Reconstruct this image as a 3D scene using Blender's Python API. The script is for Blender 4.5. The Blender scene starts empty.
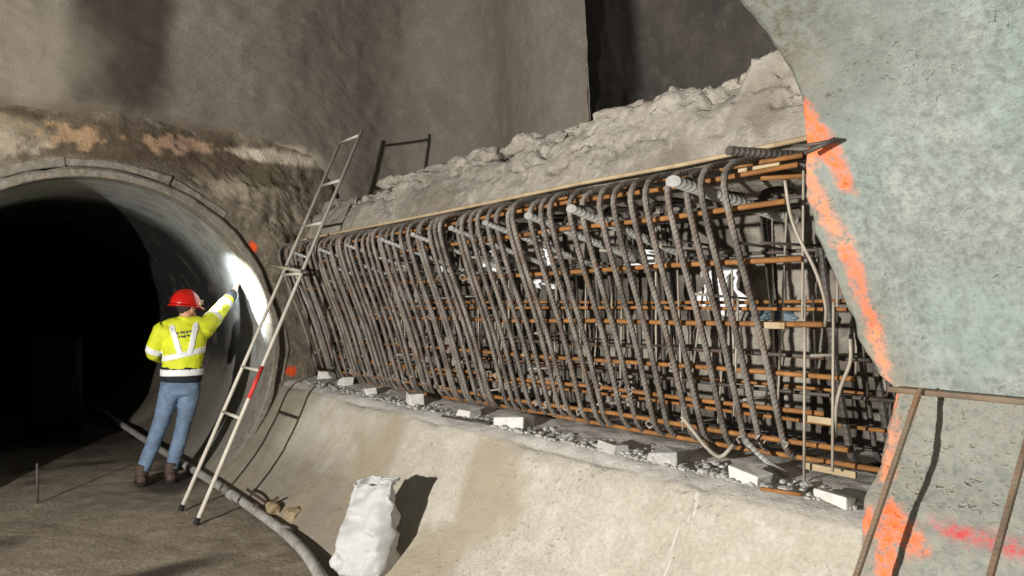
import bpy, bmesh, math, random
import numpy as np
from mathutils import Vector, Matrix
random.seed(7)
SC = bpy.context.scene
COL = SC.collection
R = math.radians

# ------------------------------------------------------------ camera, world, lights, exposure
cam = bpy.data.cameras.new('camera')
cam.sensor_width = 36.0
cam.lens = 788.0 / 1024.0 * 36.0
cam.clip_start = 0.05
cam_o = bpy.data.objects.new('camera', cam); COL.objects.link(cam_o)
cam_o.location = (0, 0, 1.73)
cam_o.rotation_euler = (R(90.87), 0, R(-36))
SC.camera = cam_o

wd = bpy.data.worlds.new('world'); SC.world = wd; wd.use_nodes = True
wd.node_tree.nodes['Background'].inputs[0].default_value = (0.92, 0.97, 1.0, 1)
wd.node_tree.nodes['Background'].inputs[1].default_value = 0.075

def lamp(name, kind, loc, power, color, size, target=None, angle=None, blend=0.5):
    d = bpy.data.lights.new(name, kind); d.energy = power; d.color = color
    d.shadow_soft_size = size
    if angle: d.spot_size = R(angle); d.spot_blend = blend
    o = bpy.data.objects.new(name, d); COL.objects.link(o); o.location = loc
    if target is not None:
        o.rotation_euler = (Vector(target) - Vector(loc)).to_track_quat('-Z', 'Y').to_euler()
    return o
# one strong floodlight on a low stand, left of the photographer
lamp('flood_light', 'SPOT', (-4.1, 1.9, 1.85), 3300, (1.0, 0.96, 0.91), 0.07, (3.0, 4.6, 2.0), 150, 0.6)
# cool fill light added near the camera to lift the ledge and near wall
lamp('camera_fill', 'POINT', (-0.25, 0.1, 1.95), 20, (0.86, 0.98, 1.0), 0.05)

vs = SC.view_settings
vs.view_transform = 'Standard'; vs.look = 'None'; vs.gamma = 1.0; vs.use_curve_mapping = False
vs.exposure = 0.0

CONC = set()        # materials that read the paint coat
# ------------------------------------------------------------ helpers
def _hash(ix, iy, iz, seed):
    n = (ix * 374761393 + iy * 668265263 + iz * 2147483647 + seed * 974711) & 0xFFFFFFFF
    n = ((n ^ (n >> 13)) * 1274126177) & 0xFFFFFFFF
    n = ((n ^ (n >> 16)) * 2246822519) & 0xFFFFFFFF
    return ((n ^ (n >> 15)) & 0xFFFF) / 32767.5 - 1.0
def vn(x, y, z, seed=0):
    x, y, z = np.broadcast_arrays(np.asarray(x, float), np.asarray(y, float), np.asarray(z, float))
    ix, iy, iz = [np.floor(v).astype(np.int64) for v in (x, y, z)]
    fx, fy, fz = x - ix, y - iy, z - iz
    fx, fy, fz = [f * f * (3 - 2 * f) for f in (fx, fy, fz)]
    out = 0
    for a in (0, 1):
        for b in (0, 1):
            for c in (0, 1):
                w = (fx if a else 1 - fx) * (fy if b else 1 - fy) * (fz if c else 1 - fz)
                out = out + w * _hash(ix + a, iy + b, iz + c, seed)
    return out
def fbm(x, y, z, freq=1.0, octs=4, seed=0, gain=0.5):
    o, a, t = 0, 1.0, 0
    for k in range(octs):
        o = o + a * vn(x * freq, y * freq, z * freq, seed + 17 * k); t += a
        a *= gain; freq *= 2.03
    return o / t
def ss(a, b, x):
    t = np.clip((x - a) / (b - a), 0, 1); return t * t * (3 - 2 * t)

def put(o, parent=None, loc=None):
    COL.objects.link(o)
    if parent is not None:
        o.parent = parent
        if loc is not None: o.matrix_parent_inverse = Matrix.Translation(-Vector(loc))
    return o
def tag(o, label=None, cat=None, group=None, kind=None):
    if label: o['label'] = label
    if cat: o['category'] = cat
    if group: o['group'] = group
    if kind: o['kind'] = kind
    return o
def empty(name, loc, rz=0):
    o = bpy.data.objects.new(name, None); o.location = loc; o.rotation_euler = (0, 0, rz)
    o.empty_display_size = 0.1; COL.objects.link(o); return o
def mesh_obj(name, verts, faces, mat, parent=None, loc=None, smooth=True, col=None):
    me = bpy.data.meshes.new(name)
    me.from_pydata([tuple(map(float, v)) for v in verts], [], [tuple(map(int, f)) for f in faces])
    me.update()
    if smooth: me.polygons.foreach_set('use_smooth', [True] * len(me.polygons))
    if mat: me.materials.append(mat)
    if col is None and mat is not None and mat.name in CONC: col = np.zeros((len(verts), 4))
    if col is not None:
        at = me.color_attributes.new('paint', 'FLOAT_COLOR', 'POINT')
        at.data.foreach_set('color', np.asarray(col, np.float32).ravel())
    return put(bpy.data.objects.new(name, me), parent, loc)
def grid_faces(nu, nv, flip=False, wrap=False):
    i = np.arange(nu if wrap else nu - 1)[:, None]; j = np.arange(nv - 1)[None, :]
    a = i * nv + j; b = ((i + 1) % nu) * nv + j
    q = np.stack([a, b, b + 1, a + 1], -1).reshape(-1, 4)
    return q[:, ::-1] if flip else q
def normals(P):
    du = np.gradient(P, axis=0); dv = np.gradient(P, axis=1)
    n = np.cross(du, dv); return n / np.maximum(np.linalg.norm(n, axis=-1, keepdims=True), 1e-9)
def surf(name, P, mat, flip=False, col=None, parent=None, wrap=False):
    nu, nv, _ = P.shape
    return mesh_obj(name, P.reshape(-1, 3), grid_faces(nu, nv, flip, wrap), mat, parent,
                    col=None if col is None else col.reshape(-1, 4))
def paint_over(col, rgb, m):
    """lay a coat of colour rgb with coverage m over the RGBA coat col"""
    m = np.clip(m, 0, 1)[..., None]; a0 = col[..., 3:4]
    a = m + a0 * (1 - m)
    c = (np.array(rgb) * m + col[..., :3] * a0 * (1 - m)) / np.maximum(a, 1e-5)
    return np.concatenate([c, a], -1)
def seg_dist(a, b, pts):
    pts = np.asarray(pts, float); d = np.full(a.shape, 9.0)
    for k in range(len(pts) - 1):
        p, q = pts[k], pts[k + 1]; v = q - p
        t = np.clip(((a - p[0]) * v[0] + (b - p[1]) * v[1]) / (v @ v), 0, 1)
        d = np.minimum(d, np.hypot(a - p[0] - t * v[0], b - p[1] - t * v[1]))
    return d
def resample(pts, step):
    pts = np.asarray(pts, float)
    L = np.concatenate([[0], np.cumsum(np.linalg.norm(np.diff(pts, axis=0), axis=1))])
    n = max(2, int(round(L[-1] / step)) + 1)
    s = np.linspace(0, L[-1], n)
    return np.stack([np.interp(s, L, pts[:, k]) for k in range(3)], -1)
def fillet(pts, rad, n=5):
    pts = [np.asarray(p, float) for p in pts]; out = [pts[0]]
    for k in range(1, len(pts) - 1):
        a, b, c = pts[k - 1], pts[k], pts[k + 1]
        u = (a - b); lu = np.linalg.norm(u); u = u / lu
        w = (c - b); lw = np.linalg.norm(w); w = w / lw
        d = min(rad, lu * .48, lw * .48)
        p, q = b + u * d, b + w * d
        for t in np.linspace(0, 1, n): out.append((1 - t) ** 2 * p + 2 * t * (1 - t) * b + t * t * q)
    out.append(pts[-1]); return np.array(out)
def tube_geo(path, rad, sides=8, rib=0.0, pitch=0.024, step=None, caps=True, squash=1.0, tilt=0.6):
    """swept round bar; rib>0 gives the inclined ribs of reinforcing steel"""
    if rib > 0: path = resample(path, pitch / 3)
    elif step: path = resample(path, step)
    else: path = np.asarray(path, float)
    n = len(path); T = np.gradient(path, axis=0); T /= np.maximum(np.linalg.norm(T, axis=1, keepdims=True), 1e-9)
    N = np.cross(T[0], (0, 0, 1.0) if abs(T[0][2]) < .9 else (0, 1.0, 0)); N /= np.linalg.norm(N)
    rad = np.broadcast_to(np.asarray(rad, float), (n,)) if np.ndim(rad) == 0 or len(rad) == n else np.interp(np.linspace(0, 1, n), np.linspace(0, 1, len(rad)), rad)
    th = np.linspace(0, 2 * math.pi, sides, endpoint=False); V = np.zeros((n, sides, 3))
    for i in range(n):
        N = N - T[i] * (N @ T[i]); N /= max(np.linalg.norm(N), 1e-9); B = np.cross(T[i], N)
        r = rad[i] * (1 + (rib if i % 3 == 0 else 0))
        off = (tilt * rad[i] * np.cos(th))[:, None] * T[i] if rib > 0 else 0
        V[i] = path[i] + r * (np.cos(th)[:, None] * N + squash * np.sin(th)[:, None] * B) + off
    F = [tuple(f) for f in np.stack([np.array([i * sides + k, i * sides + (k + 1) % sides, (i + 1) * sides + (k + 1) % sides, (i + 1) * sides + k]) for i in range(n - 1) for k in range(sides)])]
    if caps: F += [tuple(range(sides))[::-1], tuple((n - 1) * sides + k for k in range(sides))]
    return V.reshape(-1, 3), F
def merge(geos):
    V, F, o = [], [], 0
    for v, f in geos:
        V += [tuple(map(float, p)) for p in v]; F += [tuple(int(i) + o for i in g) for g in f]; o += len(v)
    return V, F
def bar(name, path, rad, mat, parent=None, loc=None, **kw):
    v, f = tube_geo(path, rad, **kw); return mesh_obj(name, v, f, mat, parent, loc, smooth=kw.get('rib', 0) == 0)
def box_geo(c, s, rot=None):
    v = np.array([[x, y, z] for x in (-.5, .5) for y in (-.5, .5) for z in (-.5, .5)]) * np.array(s)
    if rot is not None: v = v @ np.array(rot).T
    f = [(0, 1, 3, 2), (4, 6, 7, 5), (0, 4, 5, 1), (2, 3, 7, 6), (0, 2, 6, 4), (1, 5, 7, 3)]
    return v + np.array(c), f
def bevel_box(name, c, s, mat, bev=0.01, parent=None, loc=None, rz=0.0, jit=0.0, seg=2):
    bm = bmesh.new(); bmesh.ops.create_cube(bm, size=1)
    bmesh.ops.scale(bm, vec=s, verts=bm.verts)
    if jit:
        for v in bm.verts: v.co += Vector([random.uniform(-jit, jit) for _ in range(3)])
    bmesh.ops.bevel(bm, geom=list(bm.edges), offset=bev, segments=seg, affect='EDGES', profile=.6)
    bmesh.ops.rotate(bm, verts=bm.verts, cent=(0, 0, 0), matrix=Matrix.Rotation(rz, 3, 'Z'))
    bmesh.ops.translate(bm, verts=bm.verts, vec=c)
    me = bpy.data.meshes.new(name); bm.to_mesh(me); bm.free(); me.materials.append(mat)
    if mat.name in CONC: me.color_attributes.new('paint', 'FLOAT_COLOR', 'POINT').data.foreach_set('color', [0.0] * (4 * len(me.vertices)))
    me.polygons.foreach_set('use_smooth', [False] * len(me.polygons))
    return put(bpy.data.objects.new(name, me), parent, loc)
def rock_geo(c, s, seed, sub=2, rough=.25):
    bm = bmesh.new(); bmesh.ops.create_icosphere(bm, subdivisions=sub, radius=.5)
    v = np.array([p.co[:] for p in bm.verts]); f = [tuple(q.index for q in fc.verts) for fc in bm.faces]; bm.free()
    v = np.sign(v) * np.abs(v * 2) ** .75 / 2
    k = 1 + rough * fbm(v[:, 0] + seed * 3.1, v[:, 1], v[:, 2], 2.2, 3, seed)
    return v * k[:, None] * np.array(s) + np.array(c), f

# ------------------------------------------------------------ materials
MATS = {}
def nodes(name):
    m = bpy.data.materials.new(name); m.use_nodes = True; MATS[name] = m
    nt = m.node_tree; return m, nt, nt.nodes['Principled BSDF'], nt.nodes, nt.links
def lin(c):
    return tuple(((v / 255) / 12.92 if v / 255 <= .04045 else ((v / 255 + .055) / 1.055) ** 2.4) for v in c)
def ramp(N, L, src, a, b, ca=(0, 0, 0), cb=(1, 1, 1)):
    r = N.new('ShaderNodeValToRGB'); r.color_ramp.elements[0].position = a; r.color_ramp.elements[1].position = b
    r.color_ramp.elements[0].color = (*ca, 1); r.color_ramp.elements[1].color = (*cb, 1); L.new(src, r.inputs[0]); return r.outputs[0]
def noise(N, L, vec, scale, detail=6, rough=.6):
    n = N.new('ShaderNodeTexNoise'); n.inputs['Scale'].default_value = scale; n.inputs['Detail'].default_value = detail
    n.inputs['Roughness'].default_value = rough; L.new(vec, n.inputs['Vector']); return n.outputs['Fac']
def mix(N, L, fac, a, b, mode='MIX'):
    m = N.new('ShaderNodeMix'); m.data_type = 'RGBA'; m.blend_type = mode
    for s, v in ((m.inputs[0], fac), (m.inputs[6], a), (m.inputs[7], b)):
        if isinstance(v, (int, float)): s.default_value = v
        elif isinstance(v, tuple): s.default_value = (*v, 1)
        else: L.new(v, s)
    return m.outputs[2]
def math_n(N, L, op, a, b):
    m = N.new('ShaderNodeMath'); m.operation = op
    for s, v in ((m.inputs[0], a), (m.inputs[1], b)):
        if isinstance(v, (int, float)): s.default_value = v
        else: L.new(v, s)
    return m.outputs[0]
def concrete(name, c1, c2, c3, scale=1.0, fine=60, bump=.5, bdist=.012, rough=.9, pits=0.0, speck=.12, pit_scale=22, spec=.25, paint_break=.35):
    m, nt, bs, N, L = nodes(name); CONC.add(name)
    tc = N.new('ShaderNodeTexCoord').outputs['Object']
    big = noise(N, L, tc, 1.3 * scale, 5); mid = noise(N, L, tc, 7 * scale, 6, .65); fin = noise(N, L, tc, fine, 4, .7)
    c = mix(N, L, ramp(N, L, big, .35, .65), lin(c1), lin(c2))
    c = mix(N, L, ramp(N, L, mid, .48, .72), c, lin(c3))
    c = mix(N, L, speck, c, ramp(N, L, fin, .35, .65), 'OVERLAY')
    h = math_n(N, L, 'ADD', math_n(N, L, 'MULTIPLY', fin, .6), math_n(N, L, 'MULTIPLY', mid, .9))
    if pits > 0:
        pn = ramp(N, L, noise(N, L, tc, 2.6 * scale, 3), .42, .60)
        hole = math_n(N, L, 'MULTIPLY', ramp(N, L, noise(N, L, tc, pit_scale, 2, .5), .60, .76), pn)
        h = math_n(N, L, 'SUBTRACT', h, math_n(N, L, 'MULTIPLY', hole, pits))
        c = mix(N, L, math_n(N, L, 'MULTIPLY', hole, .3), c, lin((70, 66, 58)))
    at = N.new('ShaderNodeAttribute'); at.attribute_name = 'paint'
    pf = math_n(N, L, 'MULTIPLY', at.outputs['Alpha'], ramp(N, L, fin, paint_break - .15, paint_break + .1))
    c = mix(N, L, pf, c, at.outputs['Color'])
    L.new(c, bs.inputs['Base Color'])
    bs.inputs['Roughness'].default_value = rough; bs.inputs['Specular IOR Level'].default_value = spec
    b = N.new('ShaderNodeBump'); b.inputs['Strength'].default_value = bump; b.inputs['Distance'].default_value = bdist
    L.new(h, b.inputs['Height']); L.new(b.outputs[0], bs.inputs['Normal'])
    return m
M_bench = concrete('bench_concrete', (180, 174, 160), (168, 161, 146), (190, 185, 173), 1.0, 45, .7, .016, pits=.6, pit_scale=34)
M_near = concrete('near_concrete', (138, 145, 139), (122, 129, 122), (152, 158, 152), 1.2, 30, .8, .02, pits=.8, pit_scale=30, speck=.25, paint_break=.47)
M_end = concrete('end_wall_rock', (128, 118, 102), (98, 90, 78), (150, 140, 122), 1.6, 30, .8, .03, paint_break=.3)
M_upper = concrete('shotcrete', (124, 117, 106), (112, 106, 97), (130, 124, 113), .7, 38, .6, .016, paint_break=.25)
M_niche = concrete('niche_shotcrete', (92, 86, 80), (74, 70, 66), (100, 95, 88), .8, 38, .5, .016)
M_recess = concrete('broken_concrete', (158, 151, 139), (136, 130, 120), (176, 170, 158), 2.0, 30, .7, .025)
M_tube = concrete('lining_concrete', (152, 154, 150), (132, 134, 130), (165, 167, 163), 1.0, 50, .3, .006, rough=.62, spec=.4, paint_break=.1)
M_floor = concrete('mud_floor', (150, 138, 120), (120, 110, 95), (160, 150, 134), .9, 30, .7, .02, rough=.85, paint_break=.25)
M_gravel = concrete('grey_gravel', (180, 178, 172), (150, 148, 143), (196, 194, 188), 6, 60, .6, .006)
M_white = concrete('pale_block', (205, 203, 196), (188, 186, 179), (215, 213, 207), 6, 50, .4, .004)
M_stone = concrete('ochre_stone', (158, 140, 108), (120, 104, 80), (168, 152, 122), 8, 60, .6, .006)
M_pipe = concrete('grey_hose', (158, 156, 150), (120, 116, 108), (170, 168, 162), 3, 60, .3, .004, rough=.7)
M_sack = concrete('white_sack', (178, 178, 176), (168, 168, 166), (185, 185, 183), 3, 90, .25, .003, rough=.65, speck=.04)

def steel(name, c_dark, c_grey, c_rust, rust_lo, rust_hi, rough=.6, metal=.12):
    m, nt, bs, N, L = nodes(name)
    tc = N.new('ShaderNodeTexCoord').outputs['Object']; oi = N.new('ShaderNodeObjectInfo').outputs['Random']
    ad = N.new('ShaderNodeVectorMath'); ad.operation = 'ADD'; L.new(tc, ad.inputs[0])
    cb = N.new('ShaderNodeCombineXYZ'); L.new(math_n(N, L, 'MULTIPLY', oi, 37.0), cb.inputs[0]); L.new(cb.outputs[0], ad.inputs[1])
    v = ad.outputs[0]
    c = mix(N, L, ramp(N, L, noise(N, L, v, 5, 4), .38, .62), lin(c_dark), lin(c_grey))
    c = mix(N, L, ramp(N, L, noise(N, L, v, 9, 6, .7), rust_lo, rust_hi), c, lin(c_rust))
    L.new(c, bs.inputs['Base Color']); bs.inputs['Roughness'].default_value = rough; bs.inputs['Metallic'].default_value = metal
    b = N.new('ShaderNodeBump'); b.inputs['Strength'].default_value = .3; b.inputs['Distance'].default_value = .003
    L.new(noise(N, L, v, 120, 3), b.inputs['Height']); L.new(b.outputs[0], bs.inputs['Normal'])
    return m
M_stirrup = steel('stirrup_steel', (84, 78, 72), (132, 126, 118), (112, 84, 60), .52, .70)
M_rust = steel('rusty_steel', (124, 84, 44), (150, 102, 54), (180, 126, 68), .48, .72, .75, .1)
M_dark = steel('dark_steel', (62, 58, 54), (86, 80, 74), (92, 70, 52), .55, .72)
M_dowel = steel('dowel_steel', (150, 150, 144), (178, 177, 170), (140, 120, 98), .62, .8, .5, .35)
M_tie = steel('tie_wire_steel', (150, 142, 128), (176, 168, 152), (150, 128, 100), .6, .8)
M_alu = steel('aluminium', (190, 184, 170), (206, 200, 188), (168, 158, 140), .6, .8, .5, .05)
M_lath = steel('pale_lath', (160, 142, 112), (178, 160, 128), (134, 104, 70), .55, .75, .8, 0)

def plain(name, c, rough=.6, metal=0.0, emis=None, var=.12, scale=14, bump=.0, spec=.5):
    m, nt, bs, N, L = nodes(name)
    tc = N.new('ShaderNodeTexCoord').outputs['Object']; n = noise(N, L, tc, scale, 4)
    c2 = tuple(v * (1 - var * 2) for v in lin(c)); c3 = tuple(min(1, v * (1 + var)) for v in lin(c))
    L.new(ramp(N, L, n, .3, .7, c2, c3), bs.inputs['Base Color'])
    bs.inputs['Roughness'].default_value = rough; bs.inputs['Metallic'].default_value = metal; bs.inputs['Specular IOR Level'].default_value = spec
    if bump:
        b = N.new('ShaderNodeBump'); b.inputs['Strength'].default_value = bump; b.inputs['Distance'].default_value = .01
        L.new(n, b.inputs['Height']); L.new(b.outputs[0], bs.inputs['Normal'])
    if emis:
        bs.inputs['Emission Color'].default_value = (*lin(c), 1); bs.inputs['Emission Strength'].default_value = emis
    return m
M_red = plain('helmet_red', (200, 32, 24), .28, var=.05)
M_hivis = plain('hi_vis_yellow', (214, 222, 40), .75, var=.08, scale=9, bump=.4)
M_strip = plain('reflective_silver', (232, 234, 232), .45, var=.04)
M_navy = plain('navy_fabric', (26, 29, 36), .85, var=.15)
M_jeans = plain('blue_denim', (104, 124, 148), .85, var=.22, scale=7, bump=.5)
M_boot = plain('brown_leather', (70, 54, 44), .7, var=.2)
M_sole = plain('black_rubber', (24, 22, 20), .8)
M_skin = plain('skin', (206, 152, 124), .55, var=.06)
M_hair = plain('dark_hair', (44, 34, 28), .8)
M_knot = steel('knot_wire', (150, 144, 134), (182, 176, 166), (140, 118, 92), .55, .8)
M_lens = plain('lamp_glass', (235, 242, 255), .2, emis=6)
M_whitepl = plain('white_plastic', (225, 226, 224), .45, var=.04)
M_black = plain('black_paint', (9, 9, 10), .9, spec=.1)
M_scrap = plain('white_sheet', (228, 230, 232), .6, var=.06, bump=.5)
M_redtape = plain('red_tape', (206, 60, 52), .6)
M_orange = plain('orange_tag', (240, 104, 50), .6)

# ------------------------------------------------------------ the setting
# floor of mud with ruts, damp stains and separate darker areas
def floor_h(X, Y):
    return .022 * fbm(X, Y, 0 * X, .8, 4, 3) + .010 * fbm(X, Y, 0 * X, 5, 3, 5) - .02 * ss(.10, .0, np.abs(Y - 4.9 - .25 * X - .15 * vn(X, 0 * X, 0 * X, 4)))
xs = np.linspace(-7, 2.75, 230); ys = np.concatenate([np.linspace(-3, 3, 60)[:-1], np.linspace(3, 12, 330)[:-1], np.linspace(12, 26, 40)])
X, Y = np.meshgrid(xs, ys, indexing='ij'); P = np.stack([X, Y, floor_h(X, Y)], -1)
col = np.zeros(X.shape + (4,)); n1 = fbm(X, Y, 0 * X, 1.1, 4, 31); n2 = fbm(X, Y, 0 * X, 3, 4, 33)
col = paint_over(col, lin((66, 57, 47)), .8 * ss(.08, .4, n1 + .5 * n2))
streak = np.abs(Y - 5.25 - .12 * X + .12 * n2)
col = paint_over(col, lin((40, 33, 27)), .85 * ss(.22, .06, streak) * ss(1.9, 1.2, X))  # dark streak running across the floor
col = paint_over(col, lin((142, 132, 116)), .5 * ss(.10, .02, np.abs(Y - 6.0 - .12 * X + .15 * n1)) * ss(1.7, 1.4, X))
col = paint_over(col, lin((36, 31, 27)), .75 * ss(8.1, 10.2, Y + .8 * n2))  # floor colour darkens with depth into the tunnel
col = paint_over(col, lin((40, 34, 30)), .8 * ss(.34, .16, np.hypot(X - 1.75, (Y - 7.85) * .8) + .06 * n2))  # dark round patch around the worker's feet
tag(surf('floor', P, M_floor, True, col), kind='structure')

# curved bench of the lower lining with its ledge
bp = np.array([(2.03, -.08), (2.09, .02), (2.2, .1), (2.36, .22), (2.52, .38), (2.66, .58), (2.76, .76), (2.81, .87), (2.85, .893), (2.95, .908), (3.25, .94), (3.95, .945)])
t = np.concatenate([[0], np.cumsum(np.linalg.norm(np.diff(bp, axis=0), axis=1))]); tt = np.linspace(0, t[-1], 130)
ys = np.concatenate([np.linspace(1.3, 8.15, 360)])
Pu, Y = np.meshgrid(tt, ys, indexing='ij'); X = np.interp(Pu, t, bp[:, 0]); Z = np.interp(Pu, t, bp[:, 1])
P = np.stack([X, Y, Z], -1); nrm = normals(P); nrm *= np.sign(nrm[..., 2:3] + 1e-6)
led = ss(2.78, 2.9, X); fr = fbm(X, Y, Z, 1.2, 4, 41)
edge = np.exp(-((Pu - np.interp(2.83, bp[:, 0], t)) / .06) ** 2)
d = .014 * fr + .006 * fbm(X, Y, Z, 9, 3, 43) + led * .016 * fbm(X, Y, Z, 7, 4, 44) - edge * (.02 + .045 * np.clip(fbm(X, Y, Z, 3.5, 4, 45), -.2, 1))
P = P + nrm * d[..., None]
col = np.zeros(X.shape + (4,)); n2 = fbm(X, Y, Z, 2.2, 4, 46)
low = ss(.62, .2, Z + .16 * n2 + .05 * fbm(X, Y, Z, 6, 3, 48)) * ss(4.2, 5.2, Y)
col = paint_over(col, lin((122, 113, 98)), .8 * np.maximum(low, ss(6.7, 7.35, Y + .45 * n2 - .35 * (Z - .5))))
col = paint_over(col, lin((150, 138, 116)), .75 * ss(.0, .35, fbm(X, Y, Z, 1.5, 4, 47)) * (1 - led))
col = paint_over(col, lin((190, 188, 183)), .85 * led)
col = paint_over(col, lin((214, 210, 200)), .7 * ss(.012, .003, np.abs(Y - 2.45 - .05 * vn(Z * 9, 0 * Z, 0 * Z, 3))) * (1 - led) * ss(.2, .4, Z))
tag(surf('wall_bench', P, M_bench, False, col), kind='structure')

# recess behind the reinforcement: back, roof, sloping broken face and ridge above
rp = np.array([(3.86, .85), (3.84, 1.3), (3.86, 1.9), (3.8, 2.30), (3.5, 2.385), (3.14, 2.355), (3.07, 2.375), (3.12, 2.5), (3.22, 2.68), (3.31, 2.80), (3.38, 2.84), (3.6, 2.8), (4.7, 2.55)])
t = np.concatenate([[0], np.cumsum(np.linalg.norm(np.diff(rp, axis=0), axis=1))]); tt = np.linspace(0, t[-1], 210)
ys = np.linspace(1.0, 8.75, 400)
Pu, Y = np.meshgrid(tt, ys, indexing='ij'); X = np.interp(Pu, t, rp[:, 0]); Z = np.interp(Pu, t, rp[:, 1])
dz = np.interp(Y, [1, 2.2, 8], [.05, .05, -.05]); tr = np.interp(3.36, [3.31, 3.38], [t[9], t[10]])
Z = Z + dz * ss(2.2, 2.4, Z)
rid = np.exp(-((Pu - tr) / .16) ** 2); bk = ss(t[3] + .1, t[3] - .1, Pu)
st = np.floor(3.0 * vn(Y * 1.1, 0 * Y, 0 * Y, 52)) / 3.0
d = .02 * fbm(X, Y, Z, 1.4, 4, 51) + bk * (.12 * fbm(X, Y, Z, 2.6, 5, 53, .6)) + rid * (.07 * st + .15 * fbm(X * .7, Y, Z, 3.0, 5, 54, .6) + .05 * np.floor(5 * fbm(X, Y, Z, 6, 2, 56)) / 5) + .018 * fbm(X, Y, Z, 8, 3, 55)
cr = np.abs(fbm(X * 1.2, Y * .8, Z * 1.6, 2.4, 3, 57)); cr2 = np.abs(fbm(X * 1.5 + Z * 2, Y * 1.3 + Z * 2.2, Z, 3.1, 3, 157)); d = d - (.05 * ss(.05, .0, cr) + .04 * ss(.035, 0, cr2)) * ss(t[6], t[8], Pu) + .02 * np.floor(4 * fbm(X, Y, Z, 4, 2, 158)) / 4 * ss(t[6], t[8], Pu)
P = np.stack([X, Y, Z], -1); nrm = normals(P)
sgn = np.where(nrm[..., 0:1] * 1.0 - 0.0 * nrm[..., 2:3] > 0, -1, 1)
P[..., 0] -= d * np.where(Pu < t[4], 1, .75); P[..., 2] += d * np.where(Pu > t[5], .8, 0)
col = np.zeros(X.shape + (4,))
col = paint_over(col, lin((190, 184, 171)), .75 * rid * ss(-.2, .2, fbm(X, Y, Z, 3, 3, 58)))
col = paint_over(col, lin((120, 112, 100)), .7 * ss(.1, .4, fbm(X, Y, Z, 2.6, 4, 59)) * (1 - rid))
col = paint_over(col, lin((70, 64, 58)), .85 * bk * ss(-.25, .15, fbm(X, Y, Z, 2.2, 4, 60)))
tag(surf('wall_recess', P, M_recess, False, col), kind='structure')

# near mass of old lining at the right, with the cut edge of the recess
NH = [-.1, .1, .3, .55, .75, .9, 1.0, 1.12, 1.35, 1.8, 2.1, 2.6, 2.85, 3.3, 3.8]
NX = [2.0, 2.2, 2.42, 2.59, 2.69, 2.78, 2.87, 3.0, 3.08, 3.0, 2.86, 2.58, 2.38, 1.95, 1.3]
EH = [-.1, .60, .734, .842, .936, 1.036, 1.137, 1.25, 1.37, 1.43, 1.55, 1.69, 1.81, 1.98, 2.14, 2.32, 2.49, 2.60, 2.74, 2.85, 3.03, 3.8]
EY = [1.56, 1.581, 1.597, 1.623, 1.647, 1.651, 1.677, 1.673, 1.655, 1.735, 1.79, 1.835, 1.87, 1.90, 1.905, 1.845, 1.79, 1.795, 1.83, 1.87, 1.90, 2.1]
hs = np.linspace(-.1, 3.8, 430)
sm = lambda a, k: np.convolve(np.pad(a, k, mode='edge'), np.ones(2 * k + 1) / (2 * k + 1), 'valid')
px = sm(np.interp(hs, NH, NX), 9); ed = np.interp(hs, EH, EY) + .016 * fbm(hs, 0 * hs, 0 * hs, 9, 3, 61)
uu = np.concatenate([np.linspace(0, .34, 180)[:-1], np.linspace(.34, 1, 100)])
U, H = np.meshgrid(uu, hs, indexing='ij'); X = np.broadcast_to(px, U.shape).copy(); Ye = np.broadcast_to(ed, U.shape)
Y = Ye - U * 4.2
lowb = ss(1.375, 1.365, H)
d = .022 * fbm(X, Y, H, 1.3, 4, 62) + .009 * fbm(X, Y, H, 8, 4, 63) + .006 * fbm(X, Y * 1.0, H, 22, 2, 64)
d -= .03 * lowb * ss(1.68, 1.58, Y) - .012 * lowb * fbm(X, Y, H, 16, 3, 65)
d -= (.02 + .03 * ss(.95, 1.2, H)) * ss(.05, 0, U * 4.2) ** 2
crk = np.abs(Y - 1.5 - .03 * fbm(H, 0 * H, 0 * H, 4, 3, 66))
X = X - d
P = np.stack([X, Y, H], -1)
col = np.zeros(X.shape + (4,)); n2 = fbm(X, Y, H, 14, 4, 67); n3 = fbm(X, Y, H, 3, 4, 68)
col = paint_over(col, lin((142, 134, 118)), .8 * ss(.24, .0, U * 4.2 + .10 * n3))
col = paint_over(col, lin((146, 141, 128)), .75 * lowb)
col = paint_over(col, lin((130, 150, 147)), .5 * ss(-.1, .5, n3) * ss(1.4, 1.5, H))
col = paint_over(col, lin((82, 79, 66)), .7 * ss(2.25, 2.7, H + .2 * n3) * ss(.75, .2, U * 4.2))
OR = lin((250, 118, 62)); OR2 = lin((246, 150, 104))
def spray(pts, w, rgb, a=1.0, soft=.026):
    global col
    dd = seg_dist(Y, H, pts) + .026 * n2 + .02 * fbm(X, Y, H, 45, 2, 167)
    col = paint_over(col, rgb, a * ss(w + soft, w - soft, dd))
spray([(1.805, 2.40), (1.815, 2.30), (1.83, 2.2), (1.805, 2.06), (1.765, 1.92)], .038, OR2, .8)
spray([(1.765, 1.92), (1.73, 1.74), (1.70, 1.6)], .026, OR, .8)
spray([(1.70, 1.6), (1.68, 1.46), (1.655, 1.36), (1.645, 1.2), (1.62, 1.05)], .020, OR2, .85)
spray([(1.76, 2.44), (1.71, 2.30), (1.69, 2.18)], .032, OR, 1)
spray([(1.80, 2.33), (1.72, 2.30)], .03, OR, .9)
spray([(1.63, .90), (1.575, .893)], .034, OR, 1)
spray([(1.555, .945), (1.49, .905), (1.42, .86)], .030, OR, 1)
spray([(1.53, .89), (1.51, .80), (1.485, .70), (1.47, .6)], .032, OR, 1)
spray([(1.39, .93), (1.28, .922), (1.086, .924), (.9, .93)], .018, lin((196, 62, 66)), .9)
spray([(1.872, 1.81), (1.868, 1.74)], .016, lin((226, 66, 44)), 1)
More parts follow.
